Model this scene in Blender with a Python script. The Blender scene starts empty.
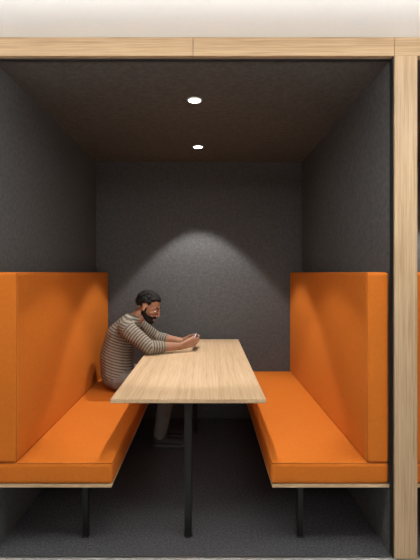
import bpy, bmesh, math, random
from mathutils import Vector, Matrix, Euler
random.seed(3)
S = bpy.context.scene
try:
    S.view_settings.view_transform = 'Standard'
    S.view_settings.look = 'None'
except Exception as e:
    print(e)
EYE = 1.35; F = 420.0
YF = 1.99; YB = 3.87
XL = -1.02; XR = 0.875; ZC = 2.362
PITCH = 2.01
ZOOM = 1.0; ZX, ZY = 210, 280

# ---------------- materials ----------------
def new_mat(name):
    m = bpy.data.materials.new(name); m.use_nodes = True
    nt = m.node_tree; b = nt.nodes['Principled BSDF']
    return m, nt, b
def rgb(r, g, b):
    f = lambda c: ((c/255.0)/12.92 if c/255.0 <= 0.04045 else (((c/255.0)+0.055)/1.055)**2.4)
    return (f(r), f(g), f(b), 1)
def plain(name, col, rough=0.6, metal=0.0, spec=0.5):
    m, nt, b = new_mat(name)
    b.inputs['Base Color'].default_value = col
    b.inputs['Roughness'].default_value = rough
    b.inputs['Metallic'].default_value = metal
    b.inputs['Specular IOR Level'].default_value = spec
    return m
def noisy(name, stops, scales, rough=0.95, bump=0.2, spec=0.15, stretch=(1,1,1), bdist=0.002, sheen=0.0, mix=0.5):
    m, nt, b = new_mat(name)
    N = nt.nodes; L = nt.links
    tc = N.new('ShaderNodeTexCoord'); mp = N.new('ShaderNodeMapping')
    mp.inputs['Scale'].default_value = stretch
    L.new(tc.outputs['Object'], mp.inputs['Vector'])
    n1 = N.new('ShaderNodeTexNoise'); n1.inputs['Scale'].default_value = scales[0]; n1.inputs['Detail'].default_value = 6
    n2 = N.new('ShaderNodeTexNoise'); n2.inputs['Scale'].default_value = scales[1]; n2.inputs['Detail'].default_value = 3
    L.new(mp.outputs[0], n1.inputs['Vector']); L.new(mp.outputs[0], n2.inputs['Vector'])
    mx = N.new('ShaderNodeMix'); mx.data_type = 'FLOAT'; mx.inputs[0].default_value = mix
    L.new(n1.outputs['Fac'], mx.inputs[2]); L.new(n2.outputs['Fac'], mx.inputs[3])
    cr = N.new('ShaderNodeValToRGB')
    cr.color_ramp.elements[0].position = stops[0][0]; cr.color_ramp.elements[0].color = stops[0][1]
    cr.color_ramp.elements[1].position = stops[-1][0]; cr.color_ramp.elements[1].color = stops[-1][1]
    for s in stops[1:-1]:
        e = cr.color_ramp.elements.new(s[0]); e.color = s[1]
    L.new(mx.outputs[0], cr.inputs[0]); L.new(cr.outputs[0], b.inputs['Base Color'])
    b.inputs['Roughness'].default_value = rough; b.inputs['Specular IOR Level'].default_value = spec
    if sheen: b.inputs['Sheen Weight'].default_value = sheen
    if bump:
        bp = N.new('ShaderNodeBump'); bp.inputs['Strength'].default_value = bump; bp.inputs['Distance'].default_value = bdist
        L.new(n2.outputs['Fac'], bp.inputs['Height']); L.new(bp.outputs[0], b.inputs['Normal'])
    return m
def oak(name, axis, c1, c2, c3, rough=0.45):
    m, nt, b = new_mat(name); N = nt.nodes; L = nt.links
    tc = N.new('ShaderNodeTexCoord'); mp = N.new('ShaderNodeMapping')
    sc = [1.0, 1.0, 1.0]; sc[axis] = 0.018
    mp.inputs['Scale'].default_value = sc
    L.new(tc.outputs['Object'], mp.inputs['Vector'])
    n0 = N.new('ShaderNodeTexNoise'); n0.inputs['Scale'].default_value = 22; n0.inputs['Detail'].default_value = 4; n0.inputs['Distortion'].default_value = 0.3
    n1 = N.new('ShaderNodeTexNoise'); n1.inputs['Scale'].default_value = 130; n1.inputs['Detail'].default_value = 5
    n2 = N.new('ShaderNodeTexNoise'); n2.inputs['Scale'].default_value = 330; n2.inputs['Detail'].default_value = 2
    for n in (n0, n1, n2): L.new(mp.outputs[0], n.inputs['Vector'])
    a = N.new('ShaderNodeMix'); a.data_type = 'FLOAT'; a.inputs[0].default_value = 0.6
    L.new(n0.outputs['Fac'], a.inputs[2]); L.new(n1.outputs['Fac'], a.inputs[3])
    a2 = N.new('ShaderNodeMix'); a2.data_type = 'FLOAT'; a2.inputs[0].default_value = 0.35
    L.new(a.outputs[0], a2.inputs[2]); L.new(n2.outputs['Fac'], a2.inputs[3])
    cr = N.new('ShaderNodeValToRGB')
    cr.color_ramp.elements[0].position = 0.38; cr.color_ramp.elements[0].color = c1
    cr.color_ramp.elements[1].position = 0.64; cr.color_ramp.elements[1].color = c3
    e = cr.color_ramp.elements.new(0.5); e.color = c2
    L.new(a2.outputs[0], cr.inputs[0]); L.new(cr.outputs[0], b.inputs['Base Color'])
    b.inputs['Roughness'].default_value = rough; b.inputs['Specular IOR Level'].default_value = 0.35
    bp = N.new('ShaderNodeBump'); bp.inputs['Strength'].default_value = 0.06; bp.inputs['Distance'].default_value = 0.001
    L.new(a2.outputs[0], bp.inputs['Height']); L.new(bp.outputs[0], b.inputs['Normal'])
    return m

M_felt = noisy('felt_wall', [(0.36, rgb(75,75,76)), (0.5, rgb(87,87,88)), (0.64, rgb(101,101,102))], (45, 200), bump=0.2, mix=0.6)
M_feltc = noisy('felt_ceiling', [(0.36, rgb(78,78,78)), (0.5, rgb(91,90,89)), (0.64, rgb(105,104,102))], (35, 180), bump=0.2, mix=0.6)
M_carpet = noisy('carpet_booth', [(0.38, rgb(50,50,53)), (0.5, rgb(73,73,77)), (0.62, rgb(106,106,110))], (90, 260), bump=0.5, bdist=0.003, mix=0.6)
M_outfloor = noisy('floor_corridor', [(0.35, rgb(150,148,146)), (0.65, rgb(185,183,180))], (8, 160), rough=0.5, bump=0.05, spec=0.4)
M_plaster = noisy('plaster_white', [(0.3, rgb(240,241,239)), (0.7, rgb(244,245,243))], (3, 60), rough=0.9, bump=0.03)
M_orange = noisy('orange_wool', [(0.3, rgb(188,100,30)), (0.5, rgb(198,108,35)), (0.7, rgb(207,116,42))], (60, 500), rough=0.85, bump=0.12, bdist=0.0008, spec=0.12, mix=0.7)
M_piping = plain('orange_piping', rgb(158,82,26), 0.85, spec=0.2)
M_oak_y = oak('oak_table', 1, rgb(170,140,107), rgb(191,161,127), rgb(206,177,144))
M_oak_z = oak('oak_post', 2, rgb(162,133,101), rgb(186,157,124), rgb(202,175,142))
M_oak_x = oak('oak_header', 0, rgb(160,129,97), rgb(184,154,120), rgb(200,172,138))
M_black = plain('black_steel', rgb(26,26,28), 0.4, 0.3)
M_blackmat = plain('black_reveal', rgb(14,14,15), 0.8)
M_whitering = plain('white_ring', rgb(235,235,232), 0.5)
def emis(name, col, st):
    m, nt, b = new_mat(name)
    b.inputs['Base Color'].default_value = (0.8,0.8,0.8,1)
    b.inputs['Emission Color'].default_value = col; b.inputs['Emission Strength'].default_value = st
    return m
M_led = emis('led_lens', (1.0, 0.96, 0.9, 1), 12)

# ---------------- helpers ----------------
def link(o, parent=None):
    S.collection.objects.link(o)
    if parent is not None: o.parent = parent
    return o
def empty(name):
    e = bpy.data.objects.new(name, None); e.empty_display_size = 0.1
    S.collection.objects.link(e); return e
def box(name, x0, x1, y0, y1, z0, z1, mat, bev=0.0, seg=3, parent=None, smooth=False):
    me = bpy.data.meshes.new(name); bm = bmesh.new()
    bmesh.ops.create_cube(bm, size=1)
    for v in bm.verts:
        v.co = Vector(((x0+x1)/2 + v.co.x*(x1-x0), (y0+y1)/2 + v.co.y*(y1-y0), (z0+z1)/2 + v.co.z*(z1-z0)))
    if bev > 0:
        bmesh.ops.bevel(bm, geom=bm.edges[:], offset=bev, segments=seg, profile=0.5, affect='EDGES')
    if smooth:
        for f in bm.faces: f.smooth = True
    bm.to_mesh(me); bm.free(); me.materials.append(mat)
    o = link(bpy.data.objects.new(name, me), parent)
    if smooth:
        wn = o.modifiers.new('wn', 'WEIGHTED_NORMAL'); wn.keep_sharp = False; wn.weight = 100
    return o
def cyl(name, c, r, h, mat, parent=None, seg=32, bev=0.0):
    me = bpy.data.meshes.new(name); bm = bmesh.new()
    bmesh.ops.create_cone(bm, cap_ends=True, segments=seg, radius1=r, radius2=r, depth=h)
    bmesh.ops.translate(bm, verts=bm.verts, vec=c)
    for f in bm.faces: f.smooth = len(f.verts) == 4
    bm.to_mesh(me); bm.free(); me.materials.append(mat)
    return link(bpy.data.objects.new(name, me), parent)
def tube(name, pts, r, mat, parent=None, cyclic=False):
    cu = bpy.data.curves.new(name, 'CURVE'); cu.dimensions = '3D'; cu.bevel_depth = r; cu.bevel_resolution = 3
    sp = cu.splines.new('POLY'); sp.points.add(len(pts)-1)
    for i, p in enumerate(pts): sp.points[i].co = (*p, 1)
    sp.use_cyclic_u = cyclic
    cu.materials.append(mat)
    return link(bpy.data.objects.new(name, cu), parent)

# ---------------- room shell ----------------
X2R = XR + PITCH
box('floor', XL-0.115, X2R+0.115, YF+0.0, YB+0.1, -0.1, 0.0, M_carpet)
box('floor_corridor', -3.5, 4.5, -3.0, YF, -0.1, -0.001, M_outfloor)
box('trim_1', XL-0.115, X2R+0.115, YF-0.008, YF+0.004, -0.02, 0.003, plain('threshold', rgb(150,150,150), 0.35, 0.8))
box('wall_back', XL-0.115, X2R+0.115, YB, YB+0.1, 0.0, ZC+0.1, M_felt)
box('wall_left', XL-0.115, XL, YF+0.02, YB, 0.0, ZC, M_felt)
box('wall_right', XR, XR+0.115, YF+0.02, YB, 0.0, ZC, M_felt)
box('wall_right_outer', X2R, X2R+0.115, YF+0.02, YB, 0.0, ZC, M_felt)
box('ceiling', XL-0.115, X2R+0.115, YF+0.02, YB, ZC, ZC+0.1, M_feltc)
box('ceiling_corridor', -3.5, 4.5, -3.0, YF+0.05, 2.452, 2.55, M_plaster)
box('wall_corridor', -3.5, 4.5, -3.1, -3.0, 0, 2.55, M_plaster)
k = 2
for i, (a, b_) in enumerate([(-3.4, -1.021), (-1.019, -0.067), (-0.065, 0.878), (0.880, 1.94), (1.942, 3.4)]):
    box('trim_%d' % k, a, b_, YF-0.02, YF+0.02, 2.364, 2.451, M_oak_x, 0.0008, 1); k += 1
for xx in (XL-0.115, XR+0.005, X2R+0.005):
    box('trim_%d' % k, xx, xx+0.107, YF-0.02, YF+0.02, 0.004, 2.3635, M_oak_z, 0.001, 1); k += 1
    box('trim_%d' % k, xx-0.006, xx-0.0003, YF-0.01, YF+0.02, 0.004, 2.3635, M_blackmat); k += 1
box('trim_%d' % k, XL, XR, YF+0.005, YF+0.02, 2.357, 2.3635, M_blackmat); k += 1

# ---------------- benches ----------------
def bench(side, ox=0.0):
    root = empty('upholstered_bench')
    xw = (XL if side < 0 else XR) + ox
    s = -side
    def bx(n, a, b2, *r, **kw):
        x0, x1 = sorted((xw + s*a, xw + s*b2)); return box(n, x0, x1, *r, parent=root, **kw)
    y0, y1 = YF+0.012, YB-0.006
    top = 1.349; seat = 0.440; T = 0.114
    bx('backrest', 0.004, T, y0, y1, seat-0.004, top, M_orange, bev=0.018, seg=5, smooth=True)
    bx('seat_cushion', 0.004, 0.570, y0, y1, 0.336, seat, M_orange, bev=0.020, seg=5, smooth=True)
    bx('plywood_base', 0.004, 0.564, y0+0.004, y1, 0.320, 0.3365, M_oak_x, bev=0.001, seg=1)
    for i, yy in enumerate((2.15, 2.95, 3.65)):
        bx('leg_%d' % (i+1), 0.385, 0.415, yy-0.015, yy+0.015, 0.0, 0.321, M_black, bev=0.002, seg=1)
        bx('leg_bracket_%d' % (i+1), 0.06, 0.52, yy-0.02, yy+0.02, 0.309, 0.3205, M_black, bev=0.001, seg=1)
        bx('foot_%d' % (i+1), 0.382, 0.418, yy-0.018, yy+0.018, 0.0, 0.005, M_black, bev=0.001, seg=1)
    xi = xw + s*T
    e = 0.0055
    tube('backrest_piping', [(xi-s*e, y1-0.01, top-e), (xi-s*e, y0+e, top-e), (xi-s*e, y0+e, seat+0.004)], 0.0025, M_piping, root)
    xo = xw + s*0.570
    tube('seat_piping', [(xo-s*e, y1-0.01, seat-e), (xo-s*e, y0+e, seat-e), (xw+s*0.01, y0+e, seat-e)], 0.0025, M_piping, root)
    return root
bench(-1); bench(+1); bench(-1, PITCH); bench(+1, PITCH)

# ---------------- table ----------------
def table():
    root = empty('meeting_table')
    zt = 0.742
    box('table_top', -0.462, 0.283, 2.008, 3.80, zt-0.020, zt, M_oak_y, 0.002, 2, root)
    box('centre_beam', -0.115, -0.075, 2.12, 3.70, zt-0.060, zt-0.0205, M_black, 0.002, 1, root)
    for i, yy in enumerate((2.156, 3.55)):
        box('leg_%d' % (i+1), -0.116, -0.078, yy-0.019, yy+0.019, 0.0, zt-0.058, M_black, 0.004, 2, root)
        box('leg_plate_%d' % (i+1), -0.30, 0.11, yy-0.03, yy+0.03, zt-0.028, zt-0.0202, M_black, 0.001, 1, root)
        cyl('leg_foot_%d' % (i+1), (-0.097, yy, 0.003), 0.024, 0.006, M_black, root)
    return root
table()

# ---------------- downlights ----------------
def spot(name, x, y, energy, parent):
    ld = bpy.data.lights.new(name, 'SPOT'); ld.energy = energy; ld.spot_size = math.radians(77); ld.spot_blend = 0.2
    ld.shadow_soft_size = 0.03; ld.color = (1.0, 0.97, 0.92)
    o = bpy.data.objects.new(name, ld); o.location = (x, y, ZC-0.02); link(o, parent)
def downlight(x, y, energy):
    root = empty('recessed_downlight')
    me = bpy.data.meshes.new('bezel'); bm = bmesh.new()
    prof = [(0.044, 0.0), (0.044, -0.004), (0.041, -0.006), (0.036, -0.006), (0.034, -0.002)]
    n = 40; rings = []
    for r, z in prof:
        rings.append([bm.verts.new((x+r*math.cos(2*math.pi*i/n), y+r*math.sin(2*math.pi*i/n), ZC+z)) for i in range(n)])
    for a, b2 in zip(rings, rings[1:]):
        for i in range(n): 
            f = bm.faces.new((a[i], a[(i+1) % n], b2[(i+1) % n], b2[i])); f.smooth = True
    bm.to_mesh(me); bm.free(); me.materials.append(M_whitering)
    link(bpy.data.objects.new('bezel', me), root)
    cyl('lens', (x, y, ZC-0.0025), 0.035, 0.003, M_led, root)
    spot('lamp', x, y, energy, root)
for ox in (0, PITCH):
    downlight(-0.073+ox, 2.47, 47)
    downlight(-0.073+ox, 3.39, 95)

# ---------------- person ----------------
def V(*a): return Vector(a)
class Body:
    def __init__(self): self.parts = []; self.bm = bmesh.new()
    def part(self, p0, r0, p1=None, r1=None, tag='shirt', s0=0.0, s1=0.0, rot=None, seg=14):
        p0 = Vector(p0); p1 = Vector(p1) if p1 is not None else p0.copy()
        r0 = (r0,)*3 if isinstance(r0, (int, float)) else r0
        r1 = r0 if r1 is None else ((r1,)*3 if isinstance(r1, (int, float)) else r1)
        b = bmesh.new()
        ends = [(p0, r0)] if (p1-p0).length < 1e-6 else [(p0, r0), (p1, r1)]
        for p, r in ends:
            M = Matrix.Translation(p) @ (rot.to_4x4() if rot is not None else Matrix.Identity(4)) @ Matrix.Diagonal((*r, 1))
            bmesh.ops.create_uvsphere(b, u_segments=seg, v_segments=max(8, seg-4), radius=1, matrix=M)
        if len(ends) == 2:
            res = bmesh.ops.convex_hull(b, input=b.verts[:])
            junk = [g for g in res['geom_interior'] if isinstance(g, bmesh.types.BMVert)]
            if junk: bmesh.ops.delete(b, geom=junk, context='VERTS')
            hull = set(g for g in res['geom'] if isinstance(g, bmesh.types.BMFace))
            ex = [f for f in b.faces if f not in hull]
            if ex: bmesh.ops.delete(b, geom=ex, context='FACES_ONLY')
        bmesh.ops.recalc_face_normals(b, faces=b.faces[:])
        me = bpy.data.meshes.new('t'); b.to_mesh(me); b.free()
        self.bm.from_mesh(me); bpy.data.meshes.remove(me)
        self.parts.append((p0, r0, p1, r1, tag, s0, s1, rot))
    def build(self, name, voxel, mats, parent, smooth_it=3, attr=False, tagger=None, smooth_f=0.5):
        me = bpy.data.meshes.new(name); self.bm.to_mesh(me); self.bm.free()
        o = bpy.data.objects.new(name, me); S.collection.objects.link(o)
        m = o.modifiers.new('r', 'REMESH'); m.mode = 'VOXEL'; m.voxel_size = voxel; m.use_smooth_shade = True
        if smooth_it:
            sm = o.modifiers.new('s', 'SMOOTH'); sm.iterations = smooth_it; sm.factor = smooth_f
        dg = bpy.context.evaluated_depsgraph_get(); dg.update()
        ne = bpy.data.meshes.new_from_object(o.evaluated_get(dg)); o.modifiers.clear(); o.data = ne
        bpy.data.meshes.remove(me); ne.name = name
        keys = list(mats.keys()); ne.materials.clear()
        for kx in keys: ne.materials.append(mats[kx])
        def near(c):
            best = None
            for (p0, r0, p1, r1, tag, s0, s1, rot) in self.parts:
                d = p1-p0; L2 = d.length_squared
                t = 0 if L2 < 1e-9 else max(0, min(1, (c-p0).dot(d)/L2))
                q = p0 + d*t; rr = [r0[i]*(1-t)+r1[i]*t for i in range(3)]
                w = c-q
                if rot is not None: w = rot.to_3x3().transposed() @ w
                kk = math.sqrt((w.x/rr[0])**2+(w.y/rr[1])**2+(w.z/rr[2])**2)
                dist = (kk-1)*min(rr)
                if best is None or dist < best[0]:
                    if s0 == 'torso': sv = c.dot(Vector((0.30, 0, 0.954)))
                    elif L2 > 1e-9: sv = s0 + (c-p0).dot(d)/math.sqrt(L2)
                    else: sv = 0
                    best = (dist, tag, sv)
            return best
        if attr or len(keys) > 1:
            info = [near(v.co) for v in ne.vertices]
            if attr:
                at = ne.attributes.new('stripe', 'FLOAT', 'POINT')
                at.data.foreach_set('value', [i[2] for i in info])
            for p in ne.polygons:
                tags = [info[v][1] for v in p.vertices]
                tg = max(set(tags), key=tags.count)
                if tagger: tg = tagger(p.center, tg)
                p.material_index = keys.index(tg) if tg in keys else 0
        for p in ne.polygons: p.use_smooth = True
        o.parent = parent
        return o

M_skin = noisy('skin', [(0.3, rgb(142,100,78)), (0.7, rgb(165,120,96))], (20, 200), rough=0.55, bump=0.1, spec=0.35)
M_hair = noisy('hair_black', [(0.35, rgb(12,10,10)), (0.65, rgb(28,24,22))], (60, 300), rough=0.65, bump=0.8, bdist=0.004, spec=0.2)
M_beard = noisy('beard', [(0.35, rgb(20,16,14)), (0.65, rgb(42,32,28))], (80, 400), rough=0.8, bump=0.6)
M_pants = noisy('trousers', [(0.35, rgb(104,99,94)), (0.65, rgb(130,124,118))], (12, 250), rough=0.9, bump=0.3)
M_shoe = plain('shoe_dark', rgb(44,41,41), 0.6)
M_sole = plain('shoe_sole', rgb(78,75,72), 0.7)
M_lip = plain('lips', rgb(140,84,76), 0.5)
M_eye = plain('eye_white', rgb(205,198,192), 0.3)
M_iris = plain('iris', rgb(25,16,12), 0.2)
M_screen = emis('phone_screen', (0.5,0.65,0.9,1), 0.5)
M_phone = plain('phone_body', rgb(18,18,20), 0.25)
M_shirt, nt, b = new_mat('striped_shirt')
N = nt.nodes; L = nt.links
at = N.new('ShaderNodeAttribute'); at.attribute_name = 'stripe'
mm = N.new('ShaderNodeMath'); mm.operation = 'MULTIPLY'; mm.inputs[1].default_value = 2*math.pi/0.021
sn = N.new('ShaderNodeMath'); sn.operation = 'SINE'
cr = N.new('ShaderNodeValToRGB')
cr.color_ramp.elements[0].position = 0.25; cr.color_ramp.elements[0].color = rgb(90,83,76)
cr.color_ramp.elements[1].position = 0.65; cr.color_ramp.elements[1].color = rgb(142,132,118)
ma = N.new('ShaderNodeMath'); ma.operation = 'MULTIPLY_ADD'; ma.inputs[1].default_value = 0.5; ma.inputs[2].default_value = 0.5
L.new(at.outputs['Fac'], mm.inputs[0]); L.new(mm.outputs[0], sn.inputs[0]); L.new(sn.outputs[0], ma.inputs[0])
L.new(ma.outputs[0], cr.inputs[0]); L.new(cr.outputs[0], b.inputs['Base Color'])
b.inputs['Roughness'].default_value = 0.9; b.inputs['Specular IOR Level'].default_value = 0.15
tc = N.new('ShaderNodeTexCoord'); nz = N.new('ShaderNodeTexNoise'); nz.inputs['Scale'].default_value = 14; nz.inputs['Distortion'].default_value = 1.2
bp = N.new('ShaderNodeBump'); bp.inputs['Strength'].default_value = 0.6; bp.inputs['Distance'].default_value = 0.02
L.new(tc.outputs['Object'], nz.inputs['Vector']); L.new(nz.outputs['Fac'], bp.inputs['Height']); L.new(bp.outputs[0], b.inputs['Normal'])

man = empty('seated_man')
PY = 3.31
B = Body()
pel = V(-0.705, PY, 0.552); wai = V(-0.710, PY, 0.70); che = V(-0.668, PY, 0.85); shl = V(-0.610, PY, 0.945); nk = V(-0.560, PY, 0.99)
B.part(pel, (0.126, 0.178, 0.105), wai, (0.130, 0.165, 0.10), 'shirt', 'torso')
B.part(wai, (0.130, 0.165, 0.10), che, (0.126, 0.17, 0.11), 'shirt', 'torso')
B.part(che, (0.126, 0.17, 0.11), shl, (0.088, 0.15, 0.078), 'shirt', 'torso')
B.part(shl, (0.078, 0.14, 0.06), nk, (0.062, 0.068, 0.035), 'shirt', 'torso')
HC = V(-0.462, PY, 1.075)
B.part(nk - V(0.01,0,0.01), 0.055, HC + V(-0.035, 0, -0.05), 0.054, 'skin')
B.part(V(-0.70, PY, 0.532), (0.125, 0.178, 0.090), V(-0.66, PY, 0.529), (0.11, 0.17, 0.088), 'pants')
for s in (-1, 1):
    hip = V(-0.67, PY+s*0.09, 0.525); knee = V(-0.265, PY+s*0.125, 0.520); ank = V(-0.365, PY+0.04+s*0.10, 0.10)
    B.part(hip, (0.095,0.088,0.083), knee, (0.062,0.062,0.062), 'pants')
    mid = knee.lerp(ank, 0.35) + V(-0.012,0,0)
    B.part(knee, 0.06, mid, 0.062, 'pants')
    B.part(mid, 0.062, ank, 0.052, 'pants')
    sh = V(-0.600, PY+s*0.175, 0.925)
    el = V(-0.425, PY+s*0.225, 0.797)
    wr = V(-0.205, PY+s*0.118, 0.785)
    B.part(V(-0.615, PY+s*0.09, 0.945), 0.062, sh, 0.068, 'shirt', 'torso')
    B.part(sh, 0.068, el, 0.053, 'shirt', 0.0)
    cuff = el.lerp(wr, 0.38)
    B.part(el, 0.053, cuff, 0.046, 'shirt', (el-sh).length)
    B.part(el.lerp(wr, 0.2), 0.038, el.lerp(wr, 0.5), 0.037, 'skin')
    B.part(el.lerp(wr, 0.5), 0.037, wr, (0.025, 0.026, 0.028), 'skin')
body = B.build('body', 0.0065, {'shirt': M_shirt, 'skin': M_skin, 'pants': M_pants}, man, smooth_it=5, attr=True)

# hands
PC = V(-0.095, PY, 0.832); pv = V(0.45, 0, 0.9).normalized(); pn = V(-0.9, 0, 0.45).normalized()
for s in (-1, 1):
    Hn = Body()
    wr = V(-0.205, PY+s*0.118, 0.785)
    K = V(-0.118, PY+s*0.094, 0.812)
    Hn.part(wr - V(0.03, -s*0.0, 0.0), 0.025, wr, 0.025, 'skin')
    for j, t in enumerate((-0.030, -0.010, 0.010, 0.030)):
        kk = K + pv*t
        Hn.part(wr + pv*t*0.45, 0.017, kk, 0.0125, 'skin')
        ln = (0.80, 0.95, 1.0, 0.92)[j]
        a = kk + V(0.034*ln, -s*0.002, -0.002)
        b1 = a + V(0.010, -s*0.024*ln, -0.003)
        c1 = b1 + V(-0.006, -s*0.020*ln, 0.000)
        Hn.part(kk, 0.0105, a, 0.0092, 'skin', seg=12)
        Hn.part(a, 0.0092, b1, 0.0084, 'skin', seg=12)
        Hn.part(b1, 0.0084, c1, 0.0074, 'skin', seg=12)
    tb = wr + V(0.03, -s*0.012, 0.02)
    t1 = wr + V(0.062, -s*0.026, 0.045)
    tip = PC + V(0, s*0.046, 0) + pn*0.013 + pv*0.012
    Hn.part(tb, 0.017, t1, 0.0125, 'skin'); Hn.part(t1, 0.0115, tip, 0.0085, 'skin', seg=12)
    Hn.build('hand_%s' % ('right' if s < 0 else 'left'), 0.003, {'skin': M_skin}, man, smooth_it=2)
ph = empty('smartphone')
R = Matrix((( pn.x, 0, pv.x), (0, 1, 0), (pn.z, 0, pv.z)))
def phonebox(n, dn, th, L_, W_, mat, bev):
    o = box(n, -th/2, th/2, -L_/2, L_/2, -W_/2, W_/2, mat, bev, 2, ph)
    o.matrix_local = Matrix.Translation(PC + pn*dn) @ R.to_4x4(); return o
phonebox('case', 0, 0.008, 0.15, 0.072, M_phone, 0.003)
phonebox('screen', 0.0042, 0.0008, 0.14, 0.065, M_screen, 0.0002)

# head
yaw = math.radians(-14); pitch = math.radians(26)
RH = (Matrix.Rotation(yaw, 3, 'Z') @ Matrix.Rotation(pitch, 3, 'Y'))
def H(x, y, z): return HC + RH @ Vector((x, y, z))
Hd = Body()
def hp(a, ra, b=None, rb=None, tag='skin', seg=18):
    Hd.part(H(*a), ra, H(*b) if b else None, rb, tag, rot=RH, seg=seg)
hp((-0.012,0,0.032), (0.094,0.075,0.082))
hp((0.028,0,0.01), (0.060,0.062,0.070), (0.050,0,-0.050), (0.038,0.044,0.040))
hp((0.050,0,-0.050), (0.037,0.044,0.038), (0.068,0,-0.095), (0.025,0.030,0.021), 'beard')
for s in (-1, 1):
    hp((-0.002, s*0.050, -0.05), (0.020,0.017,0.024), (0.062, s*0.020, -0.090), (0.022,0.021,0.020), 'beard')
    hp((0.052, s*0.036, -0.018), (0.026,0.022,0.020))
    hp((0.082, s*0.014, 0.028), (0.010,0.010,0.007), (0.066, s*0.046, 0.026), (0.010,0.010,0.007))
    hp((0.077, s*0.031, 0.0125), (0.0125,0.015,0.008))
    hp((0.076, s*0.031, -0.006), (0.011,0.014,0.006))
    hp((-0.010, s*0.074, 0.006), (0.017,0.008,0.020), (-0.004, s*0.072, -0.022), (0.009,0.007,0.011))
    hp((0.094, s*0.011, -0.030), (0.009,0.008,0.007))
hp((0.086,0,0.018), (0.008,0.008,0.008), (0.108,0,-0.026), (0.010,0.010,0.009))
hp((0.084,0,-0.052), (0.012,0.024,0.007), tag='beard')
hp((0.089,0,-0.064), (0.009,0.019,0.0045), tag='lip')
hp((0.087,0,-0.073), (0.009,0.017,0.005), tag='lip')
Hd.part(H(-0.03,0,-0.05), 0.05, H(-0.02,0,0.0), 0.055, 'skin')
RT = RH.transposed()
def head_tag(c, tg):
    l = RT @ (c - HC)
    if tg == 'lip': return 'lip'
    if l.x > 0.045 and abs(l.y) < 0.026 and -0.060 < l.z < -0.042: return 'beard'
    lim = -0.046 if l.x > 0.03 else -0.022 + (l.x+0.01)*(-0.5)
    if l.z < lim and l.x > -0.016 and not (l.z < -0.118): return 'beard'
    if -0.012 < l.x < 0.014 and abs(l.y) > 0.05 and l.z < 0.03 and abs(l.y) < 0.069: return 'beard'
    return 'skin'
Hd.build('head', 0.003, {'skin': M_skin, 'beard': M_beard, 'lip': M_lip}, man, smooth_it=2, tagger=head_tag)
E = Body()
for s in (-1, 1):
    E.part(H(0.0735, s*0.031, 0.003), 0.0115, tag='w', seg=16)
    E.part(H(0.0825, s*0.031, 0.001), (0.004,0.0055,0.0055), tag='i', seg=16)
E.build('eyes', 0.0015, {'w': M_eye, 'i': M_iris}, man, smooth_it=0)
Eb = Body()
for s in (-1, 1):
    Eb.part(H(0.090, s*0.014, 0.031), (0.005,0.006,0.004), H(0.077, s*0.046, 0.034), (0.005,0.005,0.003), rot=RH)
Eb.build('eyebrows', 0.002, {'shirt': M_hair}, man, smooth_it=1)
Hr = Body()
for i in range(520):
    u = random.random(); th = random.random()*2*math.pi
    zz = -0.45 + 1.45*u; r_ = math.sqrt(max(0, 1-min(1, zz)**2))
    d = Vector((r_*math.cos(th), r_*math.sin(th), zz))
    if d.x > 0.35 and d.z < 0.42 + 0.2*d.x: continue
    if d.x > -0.1 and d.z < 0.12: continue
    p = Vector((-0.014 + d.x*0.094, d.y*0.075, 0.034 + d.z*0.084))
    rr = random.uniform(0.011, 0.016)
    Hr.part(H(*p), rr, tag='h', seg=10)
Hr.build('hair', 0.0033, {'h': M_hair}, man, smooth_it=1)
for s in (-1, 1):
    Sh = Body(); y = PY + 0.04 + s*0.10
    Sh.part((-0.385, y, 0.062), (0.040,0.036,0.045), (-0.35, y, 0.085), (0.045,0.040,0.03), 's')
    Sh.part((-0.385, y, 0.045), (0.042,0.036,0.036), (-0.21, y, 0.038), (0.05,0.043,0.028), 's')
    Sh.part((-0.385, y, 0.013), (0.044,0.038,0.013), (-0.21, y, 0.013), (0.056,0.046,0.013), 'sole')
    Sh.build('shoe_%s' % ('right' if s < 0 else 'left'), 0.005, {'s': M_shoe, 'sole': M_sole}, man, smooth_it=2)

# ---------------- lights ----------------
def area(name, loc, rot, sx, sy, e, col=(1,1,1), parent=None):
    ld = bpy.data.lights.new(name, 'AREA'); ld.shape = 'RECTANGLE'; ld.size = sx; ld.size_y = sy; ld.energy = e; ld.color = col
    o = bpy.data.objects.new(name, ld); o.location = loc; o.rotation_euler = rot; link(o, parent)
def fill_fixture(y, z, eup, edn):  # invented fixture kept out of view, added to brighten corridor ceiling and booth
    root = empty('added_fill_fixture')
    box('fill_housing', -2.2, 3.0, y-0.03, y+0.03, z-0.02, z+0.02, M_whitering, 0.003, 1, root)
    for xx in (-1.8, 0.4, 2.6): cyl('fill_cable', (xx, y, (z+2.452)/2), 0.002, 2.452-z, M_black, root, 8)
    area('fill_up', (0.4, y, z+0.024), (math.radians(180),0,0), 5.0, 0.05, eup, (1,1,0.98), root)
    area('downlight', (0.4, y, z-0.024), (0,0,0), 5.0, 0.05, edn, (1,0.98,0.94), root)  # downward half of the added fixture
fill_fixture(1.15, 2.17, 82, 6)  # added fill, mainly to whiten the ceiling above the header
fill_fixture(-1.4, 2.22, 20, 26)  # second added fill, behind the camera
w = bpy.data.worlds.new('World'); S.world = w; w.use_nodes = True
w.node_tree.nodes['Background'].inputs[0].default_value = (1, 1, 0.99, 1)
w.node_tree.nodes['Background'].inputs[1].default_value = 0.22

# ---------------- camera ----------------
cd = bpy.data.cameras.new('camera'); cam = bpy.data.objects.new('camera', cd); S.collection.objects.link(cam)
cam.location = (0, 0, EYE); cam.rotation_euler = (math.radians(90), 0, 0)
cd.sensor_width = 36; cd.lens = 36*F/560.0*ZOOM
cd.shift_x = -(207-ZX)*ZOOM/560.0; cd.shift_y = (272-ZY)*ZOOM/560.0
cd.clip_start = 0.05
S.camera = cam
